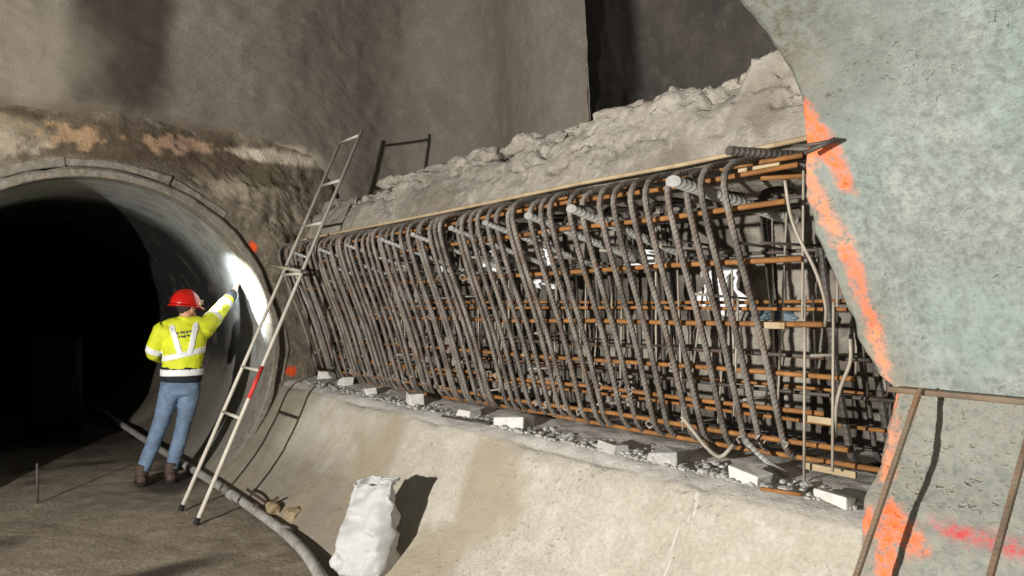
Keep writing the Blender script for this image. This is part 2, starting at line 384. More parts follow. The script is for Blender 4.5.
# the cut face turning back into the recess
ret = []
for k, x in enumerate(np.linspace(0.03, 1.0, 26)):
    rx = P[0, :, 0] + x
    jag = (.05 * fbm(rx, hs, 0 * hs, 4, 4, 69, .6) + .03 * fbm(rx, hs, 0 * hs, 16, 2, 70)) * min(1, x / .1)
    ret.append(np.stack([rx, P[0, :, 1] + jag - .04 * min(1, x / .3), hs], -1))
ret = np.array(ret[::-1]); P = np.concatenate([ret, P], 0)
rc = np.zeros(ret.shape[:2] + (4,)); rc[..., :3] = lin((158, 148, 130)); rc[..., 3] = .8
col = np.concatenate([rc, col], 0)
tag(surf('wall_near', P, M_near, True, col), kind='structure')

# end wall of rough rock around the mouth of the round tunnel
CX, CZ, RI, RO = 1.13, 1.24, 1.585, 1.77
th = np.linspace(0, 2 * math.pi, 420, endpoint=False); rr = np.concatenate([np.linspace(RO - .08, 2.6, 90)[:-1], np.linspace(2.6, 5.5, 50)])
T, Q = np.meshgrid(th, rr, indexing='ij'); X = CX + Q * np.cos(T); Z = CZ + Q * np.sin(T); Y = 8.0 + 0 * X
blk = np.floor(4 * fbm(X, 0 * X, Z, 2.1, 2, 71)) / 4
up = ss(1.2, 2.2, Z)
d = up * (1 - .6 * ss(2.95, 3.2, Z)) * (.16 * fbm(X, 0 * X, Z, 1.7, 5, 72, .58) + .09 * blk + .035 * fbm(X, 0 * X, Z, 7, 4, 73)) + .01 * fbm(X, 0 * X, Z, 5, 3, 74)
d *= ss(RO - .05, RO + .18, Q)
Y = Y - d - .04 - .10 * ss(2.5, 2.0, Q) + .21 * np.maximum(X - 2.75, 0); col = np.zeros(X.shape + (4,)); n2 = fbm(X, 0 * X, Z, 2.3, 4, 75); n3 = fbm(X, 0 * X, Z, 6, 4, 76)
def blob(x, z, rx, rz, rgb, a=1.0, k=.35):
    global col
    q = np.hypot((X - x) / rx, (Z - z) / rz) + k * n3 + k * n2
    col = paint_over(col, rgb, a * ss(1.1, .6, q))
band = ss(.34, .1, np.abs(Z - 3.15 + .08 * n2)) * ss(3.0, 2.4, X)
col = paint_over(col, lin((72, 60, 46)), .8 * band * ss(-.3, .2, n3 + .3))
blob(.35, 3.12, .45, .16, lin((148, 136, 114)), .8)
n4 = n3; n3 = fbm(X, 0 * X, Z, 15, 4, 176) * 1.3
blob(1.02, 3.18, .26, .10, lin((176, 146, 114)), .75, .8)
blob(1.85, 3.22, .30, .08, lin((172, 142, 118)), .75, .8)
blob(1.62, 3.18, .12, .09, lin((160, 130, 104)), .75, .8)
blob(.2, 3.05, .4, .1, lin((164, 154, 136)), .7, .7)
blob(2.85, 3.2, .55, .085, lin((214, 202, 182)), 1, .2)
blob(2.4, 2.85, .28, .14, lin((150, 140, 122)), .8)
blob(2.7, 2.95, .3, .12, lin((86, 82, 62)), .8)
blob(2.93, 1.0, .06, .05, lin((240, 92, 44)), 1, .5)
blob(2.515, 2.22, .06, .09, lin((240, 92, 44)), 1, .5)
tag(surf('wall_end', P if False else np.stack([X, Y, Z], -1), M_end, False, col, wrap=True), kind='structure')

# upper shotcrete wall and vault springing, then the set-back niche
plan = fillet([(-7, 7.55, 0), (-1, 7.75, 0), (2.7, 7.9, 0), (4.45, 8.25, 0), (5.05, 7.3, 0), (4.47, 5.75, 0), (4.62, 5.2, 0)], .4, 12)[:, :2]
t = np.concatenate([[0], np.cumsum(np.linalg.norm(np.diff(plan, axis=0), axis=1))]); tt = np.linspace(0, t[-1], 330); vv = np.linspace(0, 1, 200)
U, V = np.meshgrid(tt, vv, indexing='ij'); X0 = np.interp(U, t, plan[:, 0]); Y0 = np.interp(U, t, plan[:, 1])
hb = np.interp(X0, [-7, 1.0, 2.3, 3.2, 3.7, 5], [3.26, 3.30, 3.30, 3.20, 2.7, 2.45]) + .06 * fbm(U, 0 * U, 0 * U, 1.6, 4, 81)
Z = hb + V ** 1.2 * (6.6 - hb)
g = np.gradient(np.stack([X0[:, 0], Y0[:, 0]], -1), axis=0); g /= np.linalg.norm(g, axis=1, keepdims=True)
nx, ny = g[:, 1][:, None], -g[:, 0][:, None]          # towards the chamber
d = .11 * np.maximum(Z - 3.2, 0) ** 1.7 * .55 + .07 * fbm(X0, Y0, Z * .45, 1.0, 4, 82) + .02 * fbm(X0, Y0, Z, 6, 4, 83) + .008 * fbm(X0, Y0, Z, 20, 2, 84) - .14 * ss(.10, 0, V) * ss(0.3, .0, V)
s_ = np.where((plan[0, 0] < 0), 1, 1)
X = X0 - nx * 0 + (-np.abs(nx)) * d * ss(3.4, 4.3, X0); Y = Y0 - np.abs(ny) * d
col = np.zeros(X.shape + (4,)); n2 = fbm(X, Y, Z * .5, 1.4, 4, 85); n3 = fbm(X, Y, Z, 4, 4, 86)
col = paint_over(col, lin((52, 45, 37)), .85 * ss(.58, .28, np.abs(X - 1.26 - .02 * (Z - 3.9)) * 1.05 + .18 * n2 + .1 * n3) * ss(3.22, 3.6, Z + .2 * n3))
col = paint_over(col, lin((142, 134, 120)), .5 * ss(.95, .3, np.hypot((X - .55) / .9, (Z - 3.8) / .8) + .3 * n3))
col = paint_over(col, lin((92, 78, 60)), .6 * ss(3.55, 3.3, Z + .12 * n3) * ss(2.8, 2.0, X))
col = paint_over(col, lin((188, 176, 156)), .8 * ss(3.36, 3.28, Z + .07 * n3) * ss(2.0, 2.5, X) * ss(3.35, 3.1, X))
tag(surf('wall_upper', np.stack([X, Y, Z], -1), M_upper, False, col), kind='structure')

plan = fillet([(4.60, 5.21, 0), (5.0, 5.34, 0), (5.6, 5.50, 0), (5.9, 3.0, 0), (5.6, .3, 0), (3.5, -.6, 0)], .25, 8)[:, :2]
t = np.concatenate([[0], np.cumsum(np.linalg.norm(np.diff(plan, axis=0), axis=1))]); tt = np.linspace(0, t[-1], 200); vv = np.linspace(2.2, 6.6, 130)
U, Z = np.meshgrid(tt, vv, indexing='ij'); X = np.interp(U, t, plan[:, 0]); Y = np.interp(U, t, plan[:, 1])
d = .08 * fbm(X, Y, Z * .6, 1.2, 4, 88) + .02 * fbm(X, Y, Z, 6, 3, 89) + .05 * np.maximum(Z - 3.6, 0) ** 1.8
col = np.zeros(X.shape + (4,))
tag(surf('wall_niche', np.stack([X - d, Y + .2 * d, Z], -1), M_niche, False, col), kind='structure')

# round tunnel: smooth lining ring, surface colour darker deeper in
th = np.linspace(0, 2 * math.pi, 200, endpoint=False); yy = np.concatenate([np.linspace(7.84, 12.5, 150)[:-1], np.linspace(12.5, 26, 40)])
T, Y = np.meshgrid(th, yy, indexing='ij')
r = RI + .006 * fbm(np.cos(T) * 2, np.sin(T) * 2, Y, 1.2, 3, 91) + .10 * ss(11.2, 11.4, Y) * fbm(np.cos(T) * 2, np.sin(T) * 2, Y, 1.5, 3, 94)
X = CX + r * np.cos(T); Z = CZ + r * np.sin(T)
n2 = fbm(X, Y, Z, 2.0, 4, 92); n3 = fbm(X, Y, Z, 7, 3, 93); col = np.zeros(X.shape + (4,))
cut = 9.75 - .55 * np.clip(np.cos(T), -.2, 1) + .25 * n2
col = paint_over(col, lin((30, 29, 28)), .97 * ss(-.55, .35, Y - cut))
col = paint_over(col, lin((92, 88, 80)), .5 * ss(.15, .5, n3 + .3 * n2))
col = paint_over(col, lin((110, 104, 92)), .75 * ss(1.2, .75, Z + .15 * n3))
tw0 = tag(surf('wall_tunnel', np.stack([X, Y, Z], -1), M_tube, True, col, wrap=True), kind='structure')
th_ = np.linspace(0, 2 * math.pi, 40, endpoint=False)
mesh_obj('tunnel_end', [(CX + 1.9 * math.cos(a), 25.9, CZ + 1.9 * math.sin(a)) for a in th_], [tuple(range(40))], M_niche, tw0)
# front face of the lining ring and outer ring pieces, as parts of the tunnel wall
tw = bpy.data.objects['wall_tunnel']
def ring_seg(name, a0, a1, r0, r1, y0, y1, mat, parent, seed, n=40, na=.0):
    a = np.radians(np.linspace(a0, a1, n)); V = []
    jr = .022 * fbm(a * 6, 0 * a, 0 * a, 1, 3, seed); e = .012
    prof = [(r0, y1), (r0, y0 + e), (r0 + e, y0), (r1 - e * 2, y0), (r1, y0 + e * 2), (r1, y1)]
    for k, ang in enumerate(a):
        for (q, y) in prof:
            q2 = q + (jr[k] * 1.6 if q > r1 - .04 else 0); V.append((CX + q2 * math.cos(ang), y + jr[k] * .5, CZ + q2 * math.sin(ang)))
    m = len(prof); F = [(i * m + j, (i + 1) * m + j, (i + 1) * m + (j + 1) % m, i * m + (j + 1) % m) for i in range(n - 1) for j in range(m)]
    F += [tuple(range(m))[::-1], tuple((n - 1) * m + j for j in range(m))]
    o = mesh_obj(name, V, F, mat, parent); o.data.polygons.foreach_set('use_smooth', [False] * len(o.data.polygons)); return o
M_ringc = concrete('ring_concrete', (132, 126, 114), (104, 97, 85), (148, 143, 132), 2.4, 30, .9, .02)
ring_seg('lining_ring', -60, 240, RI - .004, RI + .085, 7.80, 8.02, M_ringc, tw, 95, 120)
for k, (a0, a1, dy) in enumerate([(-48, -12, .03), (-11.5, 24, .05), (24.6, 49, .04), (49.6, 68, .0), (69.2, 98, -.02), (98.6, 131, .01), (131.5, 170, .02), (170.5, 215, .03)]):
    ring_seg('collar_piece', a0, a1, RI + .09, RO + .01 * (k % 3), 7.845 + dy * .6, 8.05, M_ringc, tw, 96 + k, 24)

# vault overhead, out of view, that closes the chamber above the walls
# ------------------------------------------------------------ reinforcement cage
KX, KZ = [2.79, 2.86, 3.045, 3.17, 3.2], [2.27, 2.05, 1.55, 1.1, .95]
legX = lambda h: float(np.interp(h, KZ[::-1], KX[::-1]))
cage_loc = (3.3, 5.0, .93)
cage = tag(empty('rebar_cage', cage_loc), 'long cage of rusty steel reinforcement bars tied in the wall recess above the ledge', 'rebar cage')
def stirrup_path(dx, dz):
    pts = [(3.62, 0, 2.40 + dz), (3.2, 0, 2.385 + dz), (2.765 + dx, 0, 2.31 + dz), (2.86 + dx, 0, 2.0), (3.04 + dx * .6, 0, 1.55), (3.15 + dx * .4, 0, 1.2), (3.225, 0, .955), (3.62, 0, .965)]
    return fillet(pts, .15, 6)
protos = []
for k in range(5):
    v, f = tube_geo(stirrup_path(random.uniform(-.02, .02), random.uniform(-.012, .012)), .0152, sides=9, rib=.11, pitch=.024, tilt=1.3)
    me = bpy.data.meshes.new('stirrup'); me.from_pydata([tuple(p) for p in v], [], f); me.update()
    me.polygons.foreach_set('use_smooth', [False] * len(me.polygons)); me.materials.append(M_stirrup); protos.append(me)
y = 2.22; k = 0
while y < 7.85:
    o = bpy.data.objects.new('stirrup', protos[random.randrange(5)]); put(o, cage, cage_loc)
    o.location = (random.uniform(-.015, .015), y, np.interp(y, [2, 8], [.025, -.045]) + random.uniform(-.008, .008))
    o.rotation_euler = (random.uniform(-.012, .012), 0, random.uniform(-.01, .01))
    y += float(np.interp(y, [3.0, 5.0], [.122, .088])) + random.uniform(-.012, .012); k += 1
# knots of tie wire where stirrups meet the bars
kv, kf = tube_geo([(.022 * math.cos(a), .010 * math.sin(3 * a), .022 * math.sin(a)) for a in np.linspace(0, 2 * math.pi, 10)], .0045, sides=5)
kme = bpy.data.meshes.new('tie_knot'); kme.from_pydata([tuple(p) for p in kv], [], kf); kme.materials.append(M_knot)
for o in [c for c in list(cage.children) if c.name.startswith('stirrup')]:
    for h in random.sample([1.05, 1.2, 1.37, 1.6, 1.88, 2.12], 2 if o.location.y > 4 else 1):
        k_ = bpy.data.objects.new('tie_knot', kme); put(k_, cage, cage_loc); k_.location = (legX(h) + .012, o.location.y + .012, h + random.uniform(-.01, .02)); k_.rotation_euler = (random.uniform(-.5, .5), random.uniform(-.5, .5), random.uniform(0, 3))
# longitudinal bars
def jig(a, b, n=9, amp=.008):
    p = np.linspace(a, b, n); p[1:-1] += np.random.RandomState(int(abs(a[2] * 1000)) % 999).uniform(-amp, amp, (n - 2, 3)); return p
sl = lambda y: float(np.interp(y, [2, 8], [.025, -.045]))
for h, y0, dx, rad, mt in [(.975, 1.78, .08, .013, M_rust), (1.05, 1.92, .035, .013, M_rust), (1.20, 2.02, .035, .012, M_rust), (1.37, 1.85, .035, .012, M_rust), (1.60, 1.95, .035, .013, M_rust),
                           (1.88, 1.98, .035, .013, M_rust), (2.12, 2.0, .035, .013, M_rust), (2.27, 1.95, .10, .012, M_rust), (2.335, 2.02, .24, .012, M_rust)]:
    bar('longitudinal_bar', jig((legX(h) + dx, y0, h + sl(y0)), (legX(h) + dx, 7.8, h + sl(7.8))), rad, mt, cage, cage_loc, sides=8)
tb = bar('top_bar', jig((3.0, 1.93, 2.425), (2.93, 7.9, 2.325)), .012, M_lath, cage, cage_loc, sides=8)
# inner and rear layers
rs = np.random.RandomState(5)
for h in (.99, 1.14, 1.3, 1.46, 1.7, 1.95, 2.18):
    for dx in (.20, .42):
        hh = h + rs.uniform(-.03, .03); y0 = rs.uniform(1.72, 1.95)
        bar('inner_bar', jig((legX(hh) + dx, y0, hh), (legX(hh) + dx, 7.8, hh - .04)), .010, M_rust if rs.rand() < .55 else M_dark, cage, cage_loc, sides=6)
rear_me = []
for k in range(3):
    pts = fillet([(3.60, 0, 2.30), (3.33 + .02 * k, 0, 2.30), (3.42 + .03 * k, 0, 1.6), (3.52, 0, 1.0), (3.66, 0, .97)], .1, 4)
    v, f = tube_geo(pts, .014, sides=7, rib=.14, pitch=.03)
    me = bpy.data.meshes.new('rear_bar'); me.from_pydata([tuple(p) for p in v], [], f); me.materials.append(M_dark); me.polygons.foreach_set('use_smooth', [True] * len(me.polygons)); rear_me.append(me)
y = 1.80
while y < 7.8:
    o = bpy.data.objects.new('rear_bar', rear_me[rs.randint(3)]); put(o, cage, cage_loc)
    o.location = (rs.uniform(-.06, .04), y, rs.uniform(-.02, .01)); o.rotation_euler = (rs.uniform(-.05, .05), 0, rs.uniform(-.1, .1)); y += rs.uniform(.13, .22)
y = 1.9
while y < 6.5:      # thin upright ties inside
    x = rs.uniform(3.12, 3.5); z0 = rs.uniform(1.0, 1.4); z1 = rs.uniform(1.7, 2.28)
    bar('tie_bar', [(x, y, z0), (x + rs.uniform(-.05, .05), y + rs.uniform(-.08, .08), z1)], .006, M_tie if rs.rand() < .6 else M_dark, cage, cage_loc, sides=6)
    y += rs.uniform(.06, .14)
# cross ties seen as short bars
y = 2.0
while y < 6.0:
    z = rs.choice([1.1, 1.28, 1.5, 1.74, 2.0]) + rs.uniform(-.03, .03); x = legX(z)
    bar('cross_tie', [(x - .01, y, z), (x + .45, y + rs.uniform(-.1, .1), z + rs.uniform(-.03, .03))], .007, M_tie if rs.rand() < .5 else M_dark, cage, cage_loc, sides=6)
    y += rs.uniform(.08, .16)
# thick ribbed dowels lying across the top
for y, r, L in [(2.48, .026, .62), (3.2, .022, .95), (3.58, .020, .85), (4.02, .016, .8), (4.42, .016, .72), (4.94, .015, .7), (5.42, .015, .66), (6.05, .014, .62), (6.62, .014, .6), (7.2, .014, .55)]:
    a = np.array((2.715, y, 2.225 + sl(y) + (.03 if y < 3 else -.02))); dr = np.array((.68, -.29, -.27 if y > 3 else -.20)); dr /= np.linalg.norm(dr)
    bar('dowel_bar', [a, a + dr * L], r, M_dowel, cage, cage_loc, sides=12, rib=.10, pitch=.026, tilt=1.0)
bar('dowel_bar', [(2.86, 2.28, 2.40), (3.25, 1.98, 2.36)], .02, M_dark, cage, cage_loc, sides=10, rib=.14)
bar('dowel_bar', [(2.98, 2.2, 2.28), (3.3, 1.98, 2.30)], .014, M_rust, cage, cage_loc, sides=8)
# bent bars at the near end of the cage
for (y, dx) in [(1.98, .10), (1.86, .22), (1.78, .32)]:
    bar('end_bar', fillet([(3.0 + dx, y, 1.95), (3.10 + dx, y, 1.45), (3.24 + dx, y, .96), (3.6, y, .96)], .12, 5), .017, M_dark, cage, cage_loc, sides=8, rib=.12, pitch=.03)
for (x, y, z0, z1) in [(3.10, 2.07, .93, 1.75), (3.08, 1.92, 1.0, 1.72), (3.02, 2.02, 1.65, 2.3), (3.14, 1.93, 1.7, 2.3)]:
    bar('hanger_bar', [(x, y, z0), (x, y - .01, z1)], .0065, M_tie, cage, cage_loc, sides=6)
# hooked loop at the bottom
bar('loop_bar', fillet([(3.1, 2.78, 1.13), (3.19, 2.68, .96), (3.13, 2.55, .945), (3.16, 2.50, 1.02)], .09, 6), .011, M_tie, cage, cage_loc, sides=7)
bar('loop_bar', fillet([(3.1, 2.38, 1.06), (3.17, 2.30, .955), (3.12, 2.17, .94)], .08, 6), .013, M_dowel, cage, cage_loc, sides=7, rib=.15)
# pale lath ends tied to the bars
for (x, y0, y1, z) in [(3.04, 2.12, 2.26, 1.615), (3.12, 1.93, 2.08, 1.205), (2.98, 2.10, 2.32, 2.32), (3.16, 1.86, 2.1, .985)]:
    v, f = box_geo((x, (y0 + y1) / 2, z), (.012, y1 - y0, .028)); mesh_obj('lath', v, f, M_lath, cage, cage_loc, smooth=False)

# wires hanging at the cut edge
def wire(pts, r, label):
    o = bar('tie_wire', fillet(pts, .12, 5), r, M_tie, sides=6); return tag(o, label, 'wire')
wire([(2.80, 1.95, 2.22), (2.83, 1.945, 2.05), (2.90, 1.87, 1.84), (2.95, 1.86, 1.70), (3.0, 1.90, 1.62)], .007, 'thin pale wire looping down along the cut edge beside the orange stroke')
wire([(3.02, 1.80, 1.57), (3.03, 1.80, 1.48), (3.08, 1.90, 1.32), (3.1, 1.92, 1.14)], .008, 'bent pale wire dangling in front of the near end of the cage')

# ------------------------------------------------------------ scraps, blocks and rubble
def crumple(name, c, w, h, seed, label, mat=M_scrap):
    n = 12; u = np.linspace(-.5, .5, n); U, V = np.meshgrid(u, u, indexing='ij')
    dx = .05 * fbm(U * 3, V * 3, 0 * U, 1.4, 3, seed) + .03 * np.sign(vn(U * 5, V * 5, 0 * U, seed + 3))
    a = .1 * vn(U * 4, V * 4, 0 * U + 3, seed + 9)
    k = 1 - .45 * np.abs(V + .2) * (seed % 3) * .4
    P = np.stack([c[0] + dx, c[1] + (U + a) * w * k, c[2] + (V + a * .7) * h], -1)
    P2 = P + np.array((.006, 0, 0)); VV = np.concatenate([P.reshape(-1, 3), P2.reshape(-1, 3)])
    f1 = grid_faces(n, n); f2 = grid_faces(n, n, True) + n * n
    b = [i for i in range(n)] + [i * n + n - 1 for i in range(1, n)] + [n * (n - 1) + i for i in range(n - 2, -1, -1)] + [i * n for i in range(n - 2, 0, -1)]
    f3 = [(b[i], b[(i + 1) % len(b)], b[(i + 1) % len(b)] + n * n, b[i] + n * n) for i in range(len(b))]
    return tag(mesh_obj(name, VV, [tuple(f) for f in f1] + [tuple(f) for f in f2] + f3, mat), label, 'sheet', 'white scraps caught inside the cage')
crumple('plastic_scrap', (3.5, 2.84, 1.79), .26, .27, 1, 'largest white crumpled sheet behind the bars near the right end of the cage')
crumple('plastic_scrap', (3.3, 4.80, 2.02), .26, .17, 2, 'white scrap high inside the middle of the cage')
crumple('plastic_scrap', (3.3, 4.1, 2.04), .12, .15, 4, 'small white scrap just right of the middle scrap, under a ribbed dowel')
crumple('plastic_scrap', (3.36, 3.32, 1.97), .28, .13, 5, 'wide white scrap under the second thick ribbed dowel')
crumple('plastic_scrap', (3.36, 4.24, 1.86), .15, .10, 6, 'small white scrap hanging below the topmost rusty bar of the cage')
crumple('plastic_scrap', (3.36, 5.55, 1.97), .12, .12, 7, 'farthest small white scrap seen between the dense bars')
M_bluegrey = plain('blue_grey_sheet', (96, 116, 124), .6)
crumple('plastic_scrap', (3.4, 2.44, 1.66), .20, .08, 8, 'blue-grey strip caught behind the last near stirrup', M_bluegrey)

blocks = [(3.20, 7.66, .13, .10, .09, 'pale spacer block at the far end of the cage, nearest the ladder shadow'),
          (3.12, 6.98, .11, .12, .07, 'second pale spacer block from the far end of the cage'),
          (3.03, 6.25, .10, .13, .06, 'third pale spacer block from the far end of the cage'),
          (3.02, 5.44, .13, .20, .09, 'big pale cube block under the cage, near its middle'),
          (2.99, 4.62, .12, .16, .05, 'flat pale block on the ledge just right of the big cube block'),
          (2.985, 4.08, .13, .25, .07, 'long pale block on the ledge below the middle of the cage'),
          (2.93, 3.10, .10, .14, .05, 'grey block half buried in rubble under the cage'),
          (2.94, 2.72, .13, .15, .06, 'round-edged grey block beneath the hooked bottom loop'),
          (2.94, 2.24, .10, .17, .05, 'pale broken block below the last near stirrup'),
          (2.90, 1.80, .07, .20, .035, 'thin white slab lying at the near end of the ledge')]
for i, (x, y, sx, sy, sz, lb) in enumerate(blocks):
    o = bevel_box('spacer_block', (x, y, .918 + sz / 2), (sx, sy, sz), M_white if i not in (6, 7) else M_gravel, .008, rz=random.uniform(-.5, .5), jit=.016)
    tag(o, lb, 'block', 'blocks along the ledge')
G = []
for i in range(900):
    y = random.uniform(1.7, 7.6) if i % 2 else random.uniform(1.7, 4.6); x = 2.87 + abs(random.gauss(0, .14)); s = random.uniform(.008, .032) * (1 if random.random() < .93 else 1.6)
    G.append(rock_geo((x, y, .918 + s * .2), (s, s * random.uniform(.8, 1.5), s * .7), i, 1, .4))
v, f = merge(G); tag(mesh_obj('ledge_gravel', v, f, M_gravel, smooth=False), 'loose grey gravel and mortar crumbs on the ledge', 'gravel', kind='stuff')
o = bar('rebar_offcut', [(2.83, 4.72, .925), (2.85, 4.2, .935)], .008, M_dark, sides=7); tag(o, 'thin dark steel rod lying on the ledge edge by the long pale block', 'steel rod')
o = bar('rebar_offcut', [(2.86, 2.12, .92), (2.87, 1.93, .93)], .009, M_rust, sides=7); tag(o, 'short rusty rod lying at the near end of the ledge', 'steel rod')
# broken lumps on the ridge
for i in range(26):
    y = 2.2 + i * .18 + random.uniform(-.06, .06); q = random.uniform(.07, .2)
    v, f = rock_geo((3.40 + random.uniform(-.05, .05), y, 2.83 + float(np.interp(y, [2.2, 8], [.05, -.05])) + random.uniform(-.03, .03)), (q * 1.1, q * 1.7, q * .7), 200 + i, 3, .6)
    mesh_obj('broken_lump', v, f, M_recess, bpy.data.objects['wall_recess'], smooth=False)

# steel stubs at the orange mark
o = bar('steel_stub', [(2.70, 1.84, 2.335), (2.64, 1.74, 2.312), (2.69, 1.64, 2.325)], .007, M_dark, sides=6); tag(o, 'dark tie wire poking across the upper orange paint mark', 'wire')
o = bar('steel_stub', [(2.66, 1.765, 2.29), (2.68, 1.65, 2.325)], .010, M_dark, sides=6); tag(o, 'short dark steel sliver beside the tie wire on the orange mark', 'steel rod')

# leaning ladder welded from reinforcing steel at the right
rl_loc = (1.9, 1.28, 0)
rl = tag(empty('rebar_ladder', rl_loc), 'welded rusty rebar ladder leaning on the near concrete at the lower right', 'ladder')
M_rl = steel('ladder_rebar', (96, 82, 68), (128, 112, 94), (134, 98, 66), .5, .7)
for y in (1.475, 1.085):
    bar('rail', [(1.90, y - .01, .0), (2.955, y + .01, 1.395)], .0115, M_rl, rl, rl_loc, sides=8, rib=.09, pitch=.02)
bar('top_rung', [(2.975, 1.62, 1.385), (2.975, .95, 1.385)], .0115, M_rl, rl, rl_loc, sides=8, rib=.08, pitch=.02)
for tt_ in (.2, .42):
    bar('rung', [(1.90 + 1.055 * tt_ + .012, 1.5, 1.395 * tt_), (1.90 + 1.055 * tt_ + .012, 1.06, 1.395 * tt_)], .0105, M_rl, rl, rl_loc, sides=8)

# ------------------------------------------------------------ aluminium ladder
al_loc = (1.62, 6.6, 0)
al = tag(empty('ladder', al_loc), 'long pale aluminium ladder leaning over the far end of the rebar cage', 'ladder')
A0, A1 = np.array((1.61, 6.84, 0.0)), np.array((3.33, 7.56, 3.39)); B0, B1 = np.array((1.61, 6.36, 0.0)), np.array((3.33, 7.08, 3.39))
for a, b in ((A0, A1), (B0, B1)):
    bar('rail', [a, b], .0165, M_alu, al, al_loc, sides=10)
    d = (b - a) / np.linalg.norm(b - a); bar('foot_cap', [a + d * .0, a + d * .05], .022, M_sole, al, al_loc, sides=10)
for tt_ in (.225, .335, .58, .72, .845, .985):
    bar('rung', [A0 + (A1 - A0) * tt_, B0 + (B1 - B0) * tt_], .014, M_alu, al, al_loc, sides=8)
bar('red_tape', [B0 + (B1 - B0) * .27, B0 + (B1 - B0) * .345], .0185, M_redtape, al, al_loc, sides=10)
# a bar laid against the ladder
o = bar('steel_bar', [(2.55, 7.42, 2.06), (2.585, 6.74, 1.985)], .016, M_tie, sides=8); tag(o, 'short pale bar tied across the ladder at the height of the cage top', 'steel bar')

# ------------------------------------------------------------ hose, stones, sack, cabinet
hp = [(1.5, 2.8, .05), (1.72, 3.8, .05), (1.87, 4.5, .05), (1.98, 5.0, .05), (2.04, 5.6, .05), (2.06, 6.6, .05), (2.05, 7.6, .06), (2.02, 8.6, .06), (2.0, 10.5, .06), (1.98, 14, .06)]
hose = bar('drain_hose', resample(fillet(hp, .4, 5), .08), .037, M_pipe, sides=12)
tag(hose, 'grey drain hose running along the foot of the bench into the round tunnel', 'hose')
for yj in (5.62, 6.95):
    bar('coupling', [(2.05, yj - .05, .05), (2.05, yj + .05, .05)], .043, M_pipe, hose, sides=12)
for (x, y, s, lb, mt) in [(2.12, 6.10, (.10, .15, .10), 'ochre stone wedged behind the hose under the ladder shadow', M_stone), (2.20, 5.86, (.13, .17, .10), 'pale brown stone just right of the ochre stone behind the hose', M_stone), (2.06, 6.30, (.05, .07, .06), 'small dark clod left of the ochre stone by the hose', M_boot)]:
    v, f = rock_geo((x, y, .06 + s[2] * .35), s, int(y * 10), 3, .35); tag(mesh_obj('stone', v, f, mt, smooth=False), lb, 'stone', 'stones by the hose')
o = bar('cable', fillet([(2.13, 6.75, .12), (2.10, 6.5, .14), (2.14, 6.3, .10), (2.12, 6.2, .12), (2.16, 6.1, .18)], .1, 4), .012, M_boot, sides=6); tag(o, 'short brown cable end above the stones behind the hose', 'cable')

# white sack slumped against the bench
def sack():
    n, m = 48, 40; th = np.linspace(0, 2 * math.pi, n, endpoint=False); v = np.linspace(0, 1, m)
    T, V = np.meshgrid(th, v, indexing='ij')
    w = np.interp(V, [0, .08, .4, .75, .9, 1], [.17, .20, .205, .185, .165, .16]); dpt = np.interp(V, [0, .1, .45, .8, 1], [.12, .15, .13, .06, .025])
    cs, sn = np.cos(T), np.sin(T); e = .75
    x = w * np.sign(cs) * np.abs(cs) ** e; y = dpt * np.sign(sn) * np.abs(sn) ** e
    fold = .06 * fbm(x * 7, y * 7, V * 4, 1.6, 4, 121) + .016 * np.sin(T * 5 + V * 5) * V
    x = x * (1 + fold * 2.5) + .03 * (V - .5) + .02 * np.sin(V * 6) * V; y = y + fold * 1.4
    z = V * .545 + .03 * np.sin(T * 1.0 + .8) * V + .012 * fbm(x * 9, y * 9, V, 2, 2, 122) * V
    y = y + .09 * V ** 1.3
    return np.stack([x, y, z], -1)
P = sack(); n, m, _ = P.shape
V_ = P.reshape(-1, 3); F_ = [tuple(f) for f in grid_faces(n, m, False, True)]
F_.append(tuple(i * m for i in range(n))[::-1])
s_loc = (2.12, 4.46, .05)
sk = empty('sack', s_loc, R(-70)); tag(sk, 'white woven plastic sack slumped against the foot of the bench', 'sack')
o = mesh_obj('bag_body', V_, F_, M_sack, sk); md = o.modifiers.new('s', 'SOLIDIFY'); md.thickness = .006
# rolled mouth
mo = P[:, -1, :]; bar('mouth_hem', np.concatenate([mo, mo[:1]]), .008, M_sack, sk, sides=6, caps=False)

# black cabinet and upright rod in the dark tunnel
cb_loc = (1.12, 10.9, 0)
cb = tag(empty('cabinet', cb_loc), 'black steel cabinet standing in the dark round tunnel', 'cabinet')
bevel_box('body', (1.12, 10.95, .70), (.56, .42, 1.16), M_black, .012, cb, cb_loc)
bevel_box('door', (1.12, 10.73, .72), (.50, .02, 1.02), M_black, .006, cb, cb_loc)
bar('handle', [(1.30, 10.705, .62), (1.30, 10.705, .80)], .010, M_dark, cb, cb_loc)
for sx in (-.22, .22):
    for sy in (-.15, .15): bevel_box('foot', (1.12 + sx, 10.95 + sy, .065), (.07, .07, .13), M_black, .006, cb, cb_loc)
o = bar('marker_rod', [(.69, 7.81, 0), (.685, 7.82, .34)], .010, M_dark, sides=7); tag(o, 'thin dark rod standing upright in the mud before the tunnel mouth', 'rod')

